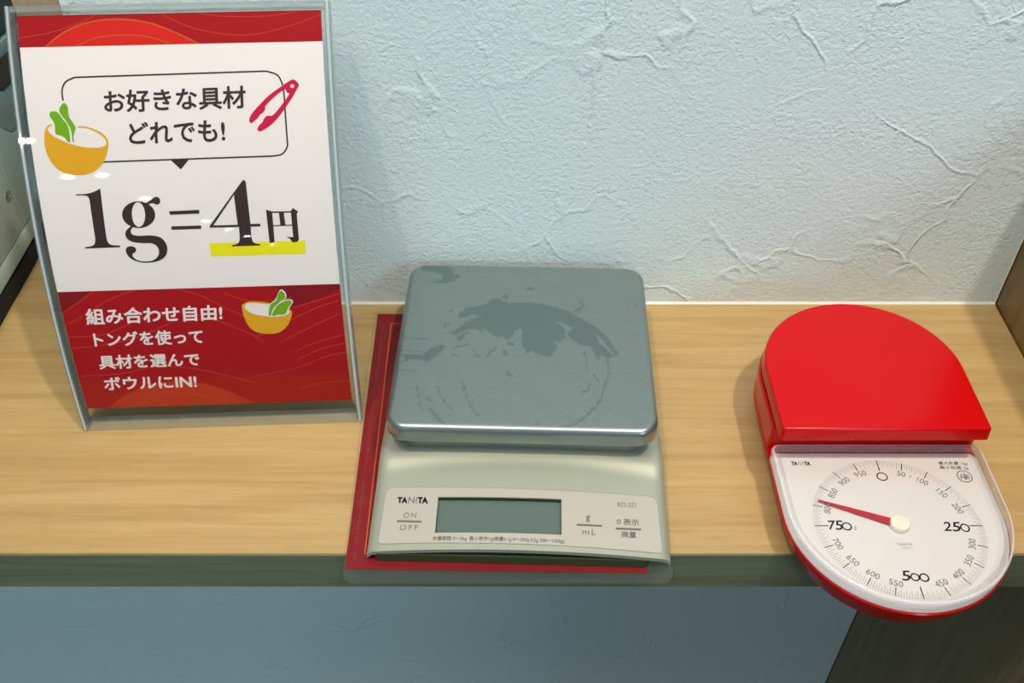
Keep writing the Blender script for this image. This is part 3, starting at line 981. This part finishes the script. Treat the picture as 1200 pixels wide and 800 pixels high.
s1 = lambda *p: (460 + p[0] * .15, 300 + p[1] * .15)
s2 = lambda *p: (600 + p[0] * .15, 300 + p[1] * .15)
s3 = lambda *p: (440 + p[0] * .1625, 400 + p[1] * .1625)
s4 = lambda *p: (600 + p[0] * .1625, 400 + p[1] * .1625)
Q = lambda f, l: [f(*p) for p in l]
main = Q(s1, [(510, 470), (520, 440), (600, 400), (740, 375), (770, 340), (810, 325), (860, 350), (920, 370), (1000, 362)]) + \
    Q(s2, [(0, 368), (130, 362), (300, 385), (450, 435), (560, 500), (680, 570), (760, 650), (820, 740), (833, 795), (800, 770), (740, 690), (670, 612), (650, 615), (690, 690), (760, 740), (790, 780), (740, 800), (700, 770),
            (670, 790), (640, 740), (600, 705), (540, 700), (450, 640), (430, 600), (470, 560), (410, 520), (330, 505), (330, 515), (410, 560), (410, 640), (370, 675), (335, 665), (358, 715), (290, 790), (200, 765), (160, 740), (110, 760), (75, 690), (85, 600), (60, 550), (20, 590), (-20, 660)]) + \
    Q(s1, [(880, 640), (870, 620), (820, 640), (760, 600), (720, 560), (690, 600), (670, 575), (600, 568), (540, 590), (490, 620), (465, 600), (560, 520), (700, 460), (640, 455), (530, 485)])
polys = [main,
         Q(s3, [(180, 90), (330, 95), (400, 50), (480, 15), (500, 40), (450, 100), (380, 145), (320, 130), (240, 130), (170, 160), (220, 115)]),
         Q(s1, [(215, 85), (280, 65), (400, 70), (465, 100), (480, 150), (540, 138), (500, 190), (420, 210), (290, 208), (380, 185), (390, 150), (330, 125), (230, 115)]),
         Q(s1, [(845, 325), (890, 298), (915, 320), (880, 335)]), Q(s1, [(385, 560), (410, 525), (445, 530), (420, 560)]),
         Q(s1, [(430, 425), (465, 415), (470, 435), (440, 440)]), Q(s1, [(500, 650), (540, 600), (585, 590), (560, 630), (520, 665)]),
         Q(s2, [(110, 245), (170, 240), (175, 268), (120, 265)]), Q(s2, [(960, 375), (985, 370), (985, 392), (962, 392)]),
         Q(s2, [(470, 440), (545, 385), (525, 355), (540, 348), (572, 388), (500, 440)]),
         Q(s4, [(310, 632), (345, 605), (420, 600), (445, 640), (400, 650)]), Q(s4, [(465, 645), (500, 620), (525, 622), (505, 648)]),
         Q(s4, [(140, 630), (190, 570), (195, 590), (155, 635)]), Q(s4, [(975, 320), (1015, 290), (1020, 300), (985, 325)])]
pen = [(Q(s3, [(630, 290), (645, 360), (668, 425), (695, 475), (738, 530)]), 1.5), (Q(s3, [(305, 330), (318, 430), (350, 510)]), 1.2),
       (Q(s3, [(445, 330), (475, 395), (510, 440), (550, 490)]), 1.4), (Q(s3, [(370, 380), (400, 430), (360, 410)]), 1.2), (Q(s3, [(400, 490), (440, 550), (480, 585)]), 2.4),
       (Q(s4, [(685, 120), (695, 200), (690, 250), (672, 330), (640, 415)]), 1.7), (Q(s4, [(640, 415), (600, 470), (550, 525), (500, 565), (430, 610)]), 1.9),
       (Q(s4, [(525, 80), (540, 150)]), 1.6), (Q(s4, [(535, 170), (540, 215)]), 1.3), (Q(s4, [(590, 240), (620, 280)]), 2.0), (Q(s4, [(560, 300), (545, 355), (500, 370)]), 1.5), (Q(s4, [(600, 60), (620, 120)]), 2.2),
       (Q(s1, [(90, 632), (290, 655)]), 0.9), (Q(s1, [(60, 738), (230, 745)]), 0.8), (Q(s3, [(165, 205), (300, 215)]), 0.8), (Q(s3, [(580, 45), (655, 20)]), 1.5), (Q(s3, [(700, 45), (710, 75)]), 1.3),
       (Q(s3, [(810, 110), (835, 70), (870, 35)]), 1.6), (Q(s3, [(550, 95), (590, 100)]), 1.8), (Q(s3, [(720, 100), (745, 105)]), 1.6), (Q(s3, [(985, 20), (960, 10)]), 2.6), (Q(s3, [(935, 75), (938, 95)]), 3.0), (Q(s3, [(950, 225), (962, 238)]), 3.2)]


def stain(px, py):
    d = np.zeros_like(px)
    for pg in polys:
        P = np.array(pg)
        m = np.zeros(px.shape, bool)
        dist = np.full(px.shape, 1e9)
        for a, b in zip(P, np.roll(P, -1, 0)):
            c = ((a[1] > py) != (b[1] > py)) & (px < (b[0] - a[0]) * (py - a[1]) / (b[1] - a[1] + 1e-12) + a[0])
            m ^= c
            ab = b - a; t = np.clip(((px - a[0]) * ab[0] + (py - a[1]) * ab[1]) / (ab @ ab + 1e-9), 0, 1)
            dist = np.minimum(dist, np.hypot(px - a[0] - t * ab[0], py - a[1] - t * ab[1]))
        d = np.maximum(d, np.clip(0.5 + np.where(m, dist, -dist) / 1.6, 0, 1))
    for line, w in pen:
        for a, b in zip(line, line[1:]):
            a = np.array(a); b = np.array(b); ab = b - a
            t = np.clip(((px - a[0]) * ab[0] + (py - a[1]) * ab[1]) / (ab @ ab), 0, 1)
            dd = np.hypot(px - a[0] - t * ab[0], py - a[1] - t * ab[1])
            d = np.maximum(d, 0.85 * np.clip(0.5 + (w * 0.8 - dd) / 1.2, 0, 1))
    return d


me = plat.data
co = np.zeros(len(me.vertices) * 3); me.vertices.foreach_get('co', co)
co = co.reshape(-1, 3) + np.array(dscale.location)
jx = sum(np.sin(co @ (rng.normal(size=3) * f) + rng.uniform(0, 6)) for f in (700, 1100, 1900, 2600, 3600)) * 0.62
px, py = proj(co)
st = stain(px + jx, py + np.roll(jx, 7) * 0.4)
spk = sum(np.sin(co @ (rng.normal(size=3) * f) + rng.uniform(0, 6)) for f in (300, 500, 800, 1100, 1700))
st = np.maximum(st, 0.14 * np.clip(spk / 2.2, 0, 1))
st[co[:, 2] < PZ - 1e-5] = 0
at = me.attributes.new('stain', 'FLOAT', 'POINT')
at.data.foreach_set('value', st.astype(np.float32))


# ================================================================== red analogue scale
RX = 0.1845
YC, RF = -0.1765, 0.0540      # front arc
YB, RB = -0.1010, 0.0520      # back arc of the platter


def arc(cx, cy, r, a0, a1, n):
    return [(cx + r * math.cos(w), cy + r * math.sin(w)) for w in np.linspace(math.radians(a0), math.radians(a1), n)]


def dshape_front(r, yflat, rc, cx=RX):
    """flat at the back, round towards the viewer, counter-clockwise"""
    a = roundpoly([(cx - r, YC, 0), (cx + r, YC, 0), (cx + r, yflat, rc), (cx - r, yflat, rc)], 6)
    return np.array(arc(cx, YC, r, 180, 360, 41) + [tuple(p) for p in a[2:]])


def dshape_back(r, yflat, rc, cx=RX):
    a = roundpoly([(cx - r, yflat, rc), (cx + r, yflat, rc), (cx + r, YB, 0), (cx - r, YB, 0)], 6)
    return np.array([tuple(p) for p in a[:-2]] + arc(cx, YB, r, 0, 180, 41))


rscale = empty('analog_kitchen_scale', (RX, -0.14, 0.0), 'glossy red analogue kitchen scale with round white dial and pointer', 'kitchen scale')
stad = np.array(arc(RX, YC, RF, 180, 360, 37) + arc(RX, YB - 0.001, RF - 0.0005, 0, 180, 37))
bm = bmesh.new()
rings(bm, [(inset(stad, 0.0068), 0.0012), (inset(stad, 0.0052), 0.0018), (inset(stad, 0.0036), 0.0060), (inset(stad, 0.0016), 0.0115), (inset(stad, 0.0004), 0.0150), (inset(stad, 0.0004), 0.0162), (inset(stad, 0.0010), 0.0168)])
finish('base', bm, M['red_plastic'], rscale)
bm = bmesh.new()
rh = dshape_back(RB + 0.0008, -0.1335, 0.002)
rings(bm, [(rh, 0.0166), (rh, 0.0310), (inset(rh, 0.0010), 0.0320)])
finish('rear_housing', bm, M['red_plastic'], rscale)
bm = bmesh.new()
pn = dshape_back(RB - 0.006, -0.136, 0.002)
rings(bm, [(pn, 0.0316), (pn, 0.0370)])
finish('platter_neck', bm, M['red_plastic'], rscale)
bm = bmesh.new()
pr = dshape_back(RB, -0.1440, 0.0022)
RPZ = 0.0432
lv = [(inset(pr, 0.0030), 0.0352), (inset(pr, 0.0004), 0.0350), (pr, 0.0356), (inset(pr, 0.0004), RPZ - 0.0016)]
for k in range(1, 6):
    w = math.pi / 2 * k / 5
    lv.append((inset(pr, 0.0004 + 0.0016 * (1 - math.cos(w))), RPZ - 0.0016 * (1 - math.sin(w))))
rings(bm, lv)
finish('platter', bm, M['red_plastic'], rscale, label='glossy red platter, flat towards the dial')
for dx, y in ((-0.036, -0.085), (0.036, -0.085), (-0.030, -0.165), (0.030, -0.165)):
    bm = bmesh.new()
    rings(bm, [(np.array(arc(RX + dx, y, 0.005, 0, 337.5, 16)), 0.0), (np.array(arc(RX + dx, y, 0.005, 0, 337.5, 16)), 0.0014)])
    finish('foot', bm, M['black'], rscale)

# dial
DZ = 0.0172
co_ = dshape_front(RF - 0.0008, -0.1368, 0.0045)
bm = bmesh.new()
rings(bm, [(inset(co_, 0.0004), 0.0167), (inset(co_, 0.0004), DZ)])
dial = finish('dial_plate', bm, M['dial'], rscale, label='white dial face with printed gram marks')
DS = PlaneSurf(DZ)
dp = [DS.par(p) for p in ((1028.5, 541.5), (1156, 619), (1080.5, 700), (951.5, 615))]
DC = np.array([(dp[1][0] + dp[3][0]) / 2, (dp[0][1] + dp[2][1]) / 2])
DR = (dp[1][0] - dp[3][0] + dp[0][1] - dp[2][1]) / 4
# printed marks: fine ones joined, major ones one by one
bm = bmesh.new()
for g in range(0, 1000, 5):
    w_ = math.radians(90 - g * 0.36)
    d = np.array([math.cos(w_), math.sin(w_)])
    if g % 50:
        stroke_par(bm, [DC + d * DR * (0.90 if g % 10 == 0 else 0.935), DC + d * DR], 0.00019)
        continue
    b2 = bmesh.new()
    stroke_par(b2, [DC + d * DR * (0.885 if g % 250 else 0.835), DC + d * DR], 0.00042 if g % 250 else 0.0005)
    map_bm(b2, DS, 0.0001)
    finish('major_mark', b2, M['black_print'], dial, smooth=False)
map_bm(bm, DS, 0.0001)
finish('fine_marks', bm, M['pale_print'], dial, smooth=False)['kind'] = 'stuff'
for g in range(50, 1000, 50):
    if g % 250 == 0: continue
    deg = g * 0.36
    w_ = math.radians(90 - deg)
    ang = -deg if deg < 90 else (180 - deg if deg < 270 else 360 - deg)
    r = DR * 0.825
    c = DC + np.array([math.cos(w_), math.sin(w_)]) * r
    ctext('printed_number', DS, str(g), c, 0.0032, math.radians(ang), M['grey_print'], dial, 0.0001, -0.004, 0.95)
    if g == 50:
        ctext('printed_unit', DS, 'g', c + np.array([0.0040, -0.0016]), 0.0014, math.radians(ang), M['grey_print'], dial, 0.0001)
z6 = lambda *p: (870 + p[0] * .3, 500 + p[1] * .3)
Z6 = lambda *c: [z6(*p) for p in c]
def ring_digit(x0, x1, y0, y1, w=0.00055):
    a, b = DS.par(z6(x0, (y0 + y1) / 2)), DS.par(z6(x1, (y0 + y1) / 2))
    c, d = DS.par(z6((x0 + x1) / 2, y0)), DS.par(z6((x0 + x1) / 2, y1))
    m = (a + b) / 2; rx = (b[0] - a[0]) / 2 - w / 2; ry = (c[1] - d[1]) / 2 - w / 2
    bm = bmesh.new()
    stroke_par(bm, [(m[0] + rx * math.cos(t), (c[1] + d[1]) / 2 + ry * math.sin(t)) for t in np.linspace(0, 2 * math.pi, 28, endpoint=False)], w, True)
    map_bm(bm, DS, 0.0001)
    finish('printed_number', bm, M['black_print'], dial, smooth=False)


ring_digit(524, 567, 178, 211, 0.0006)
for x0, x1, y0, y1 in ((851, 888, 378, 411), (656, 693, 571, 603), (691, 730, 572, 606), (388, 428, 373, 405)): ring_digit(x0, x1, y0, y1, 0.0007)
for t_, x0, x1, y0, y1 in (('2', 785, 815, 371, 407), ('5', 819, 850, 372, 409), ('5', 622, 655, 562, 601), ('7', 333, 361, 366, 402), ('5', 362, 391, 366, 403)):
    ptext('printed_number', DS, t_, Z6((x0, y0), (x1, y0), (x1 + 3, y1), (x0 + 3, y1)), M['black_print'], dial, 0.0001, 0.012)
ptext('printed_unit', DS, 'g', Z6((436, 388), (446, 388), (447, 403), (437, 403)), M['pale_print'], dial, 0.0001)
ptext(T, DS, 'TA', Z6((190, 136), (214, 136), (215, 151), (192, 151)), M['black_print'], dial, 0.0001, 0.05)
ptext(T, DS, 'NI', Z6((217, 137), (237, 137), (238, 151), (218, 151)), M['pale_print'], dial, 0.0001, 0)
ptext(T, DS, 'TA', Z6((240, 136), (264, 136), (266, 151), (242, 151)), M['black_print'], dial, 0.0001, 0.05)
ptext(T, DS, '最大計量 1kg', Z6((764, 135), (877, 136), (880, 152), (767, 150)), M['grey_print'], dial, 0.0001, 0.01)
ptext(T, DS, '最小目盛 5g', Z6((768, 152), (880, 154), (885, 169), (772, 167)), M['grey_print'], dial, 0.0001, 0.01)
ptext(T, DS, 'TANITA', Z6((602, 453), (664, 454), (665, 464), (604, 463)), M['pale_print'], dial, 0.0001)
ptext(T, DS, 'JAPAN', Z6((622, 469), (656, 470), (657, 477), (623, 476)), M['pale_print'], dial, 0.0001)
mc = DS.par(z6(868, 194)); mr_ = 0.0036
bm = bmesh.new()
stroke_par(bm, [mc + mr_ * np.array([math.cos(w), math.sin(w)]) for w in np.linspace(0, 2 * math.pi, 32, endpoint=False)], 0.0005, True)
for l in ([(-.7, .1), (-.1, .55), (-.1, -.6)], [(-.6, -.5), (-.35, .3)], [(.1, .6), (.1, -.6)], [(.1, .35), (.65, .1)], [(.3, .2), (.35, -.5), (.65, -.4)], [(-.75, -.15), (.75, -.15)]):
    stroke_par(bm, [mc + mr_ * np.array(p) for p in l], 0.0004)
map_bm(bm, DS, 0.0001)
finish('inspection_mark', bm, M['grey_print'], dial, smooth=False)

# pointer and hub
nd = DS.par((957, 588.5)) - DC
na = math.atan2(nd[1], nd[0])
na = math.radians(90 - 810 * 0.36)
d = np.array([math.cos(na), math.sin(na)]); n = np.array([-d[1], d[0]])
bm = bmesh.new()
tip = DC + d * DR * 0.955
loop = np.array([DC + n * 0.0022, DC + d * DR * 0.5 + n * 0.0013, tip + n * 0.00035, tip - n * 0.00035, DC + d * DR * 0.5 - n * 0.0013, DC - n * 0.0022])
rings(bm, [(loop, DZ + 0.0012), (loop, DZ + 0.0017)])
finish('pointer', bm, M['needle'], rscale)
bm = bmesh.new()
h = lambda r: np.array(arc(DC[0], DC[1], r, 0, 345, 24))
rings(bm, [(h(0.0046), DZ + 0.0004), (h(0.0046), DZ + 0.0028), (h(0.0043), DZ + 0.0032), (h(0.0036), DZ + 0.0034)])
finish('pointer_hub', bm, M['cream'], rscale)

# clear cover
bm = bmesh.new()
rings(bm, [(co_, 0.0167), (co_, 0.0230)], cap0=False, cap1=False)
rings(bm, [(inset(co_, 0.0013), 0.0244), (inset(co_, 0.0026), 0.0243), (inset(co_, 0.0042), 0.0228)], cap0=False, cap1=False)
finish('cover_rim', bm, M['cover_rim'], rscale, label='clear raised rim of the dial cover')
bm = bmesh.new()
rings(bm, [(co_, 0.0230), (inset(co_, 0.0002), 0.0238), (inset(co_, 0.0006), 0.0243), (inset(co_, 0.0013), 0.0244)], cap0=False, cap1=False)
finish('cover_edge', bm, M['cover_edge'], rscale)
bm = bmesh.new()
ci = inset(co_, 0.0042)
bm.faces.new([bm.verts.new((x, y, 0.0228)) for x, y in ci])
finish('cover_window', bm, M['cover'], rscale, smooth=False)


# ================================================================== machine at the left
MX = -0.3133
mach = empty('countertop_machine', (MX - 0.12, 0.03, 0.0), 'pale green plastic machine with dark teal top at the left edge of the shelf', 'machine')


def prism_x(name, prof, x0, x1, mat, bev=0.0, label=None, parent=None):
    """profile in (y, z), extruded along x"""
    bm = bmesh.new()
    a = [bm.verts.new((x0, y, z)) for y, z in prof]; b = [bm.verts.new((x1, y, z)) for y, z in prof]
    bm.faces.new(a); bm.faces.new(b[::-1])
    n = len(prof)
    for k in range(n): bm.faces.new((a[k], b[k], b[(k + 1) % n], a[(k + 1) % n]))
    bmesh.ops.recalc_face_normals(bm, faces=bm.faces[:])
    if bev: bmesh.ops.bevel(bm, geom=bm.edges[:], offset=bev, segments=2, profile=0.5, affect='EDGES')
    return finish(name, bm, mat, parent or mach, label=label)


prism_x('body', [(-0.16, 0.0130), (0.145, 0.0130), (0.145, 0.066), (0.079, 0.073), (0.062, 0.0905), (-0.16, 0.115)], MX - 0.22, MX - 0.0012, M['machine'], 0.002)
prism_x('base', [(-0.15, 0.0), (0.135, 0.0), (0.135, 0.0105), (-0.15, 0.0105)], MX - 0.21, MX + 0.0008, M['black'])  # black block stands for the shadow in the gap under the machine
prism_x('side_panel', [(-0.16, 0.0255), (0.0465, 0.0255), (0.0465, 0.086), (-0.16, 0.1085)], MX - 0.0011, MX, M['machine'], 0.0004)
prism_x('lower_panel', [(-0.16, 0.0130), (0.095, 0.0130), (0.095, 0.0245), (-0.16, 0.0245)], MX - 0.0011, MX, M['machine'], 0.0004)
prism_x('rear_panel', [(0.0475, 0.0255), (0.095, 0.0255), (0.095, 0.0700), (0.079, 0.0715), (0.0625, 0.0880), (0.0475, 0.0855)], MX - 0.0011, MX, M['machine'], 0.0004)
prism_x('upper_ledge', [(-0.16, 0.1155), (0.0625, 0.0912), (0.080, 0.0739), (0.145, 0.0668), (0.145, 0.090), (0.092, 0.0955), (0.076, 0.1065), (-0.16, 0.13)], MX - 0.22, MX - 0.004, M['machine_lip'], 0.001)
prism_x('top_housing', [(-0.16, 0.1305), (0.0765, 0.1070), (0.0925, 0.0960), (0.145, 0.0905), (0.145, 0.19), (-0.16, 0.19)], MX - 0.22, MX - 0.006, M['teal'], 0.002, label='dark teal top housing')
prism_x('rail', [(0.060, 0.120), (0.14, 0.112), (0.14, 0.120), (0.060, 0.128)], MX - 0.0062, MX - 0.002, M['machine_lip'], 0.0008)
bm = bmesh.new()
sc = (0.0415, 0.0520)
ra = [[bm.verts.new((x, sc[0] + r * math.cos(w), sc[1] + r * math.sin(w))) for w in np.linspace(0, 2 * math.pi, 16, endpoint=False)] for r, x in ((0.0036, MX - 0.0002), (0.0036, MX + 0.0006), (0.0024, MX + 0.0011), (0.0012, MX + 0.0011), (0.0010, MX + 0.0002))]
for p, q in zip(ra, ra[1:]):
    for k in range(16): bm.faces.new((p[k], p[(k + 1) % 16], q[(k + 1) % 16], q[k]))
bm.faces.new(ra[-1])
finish('screw', bm, M['screw'], mach)
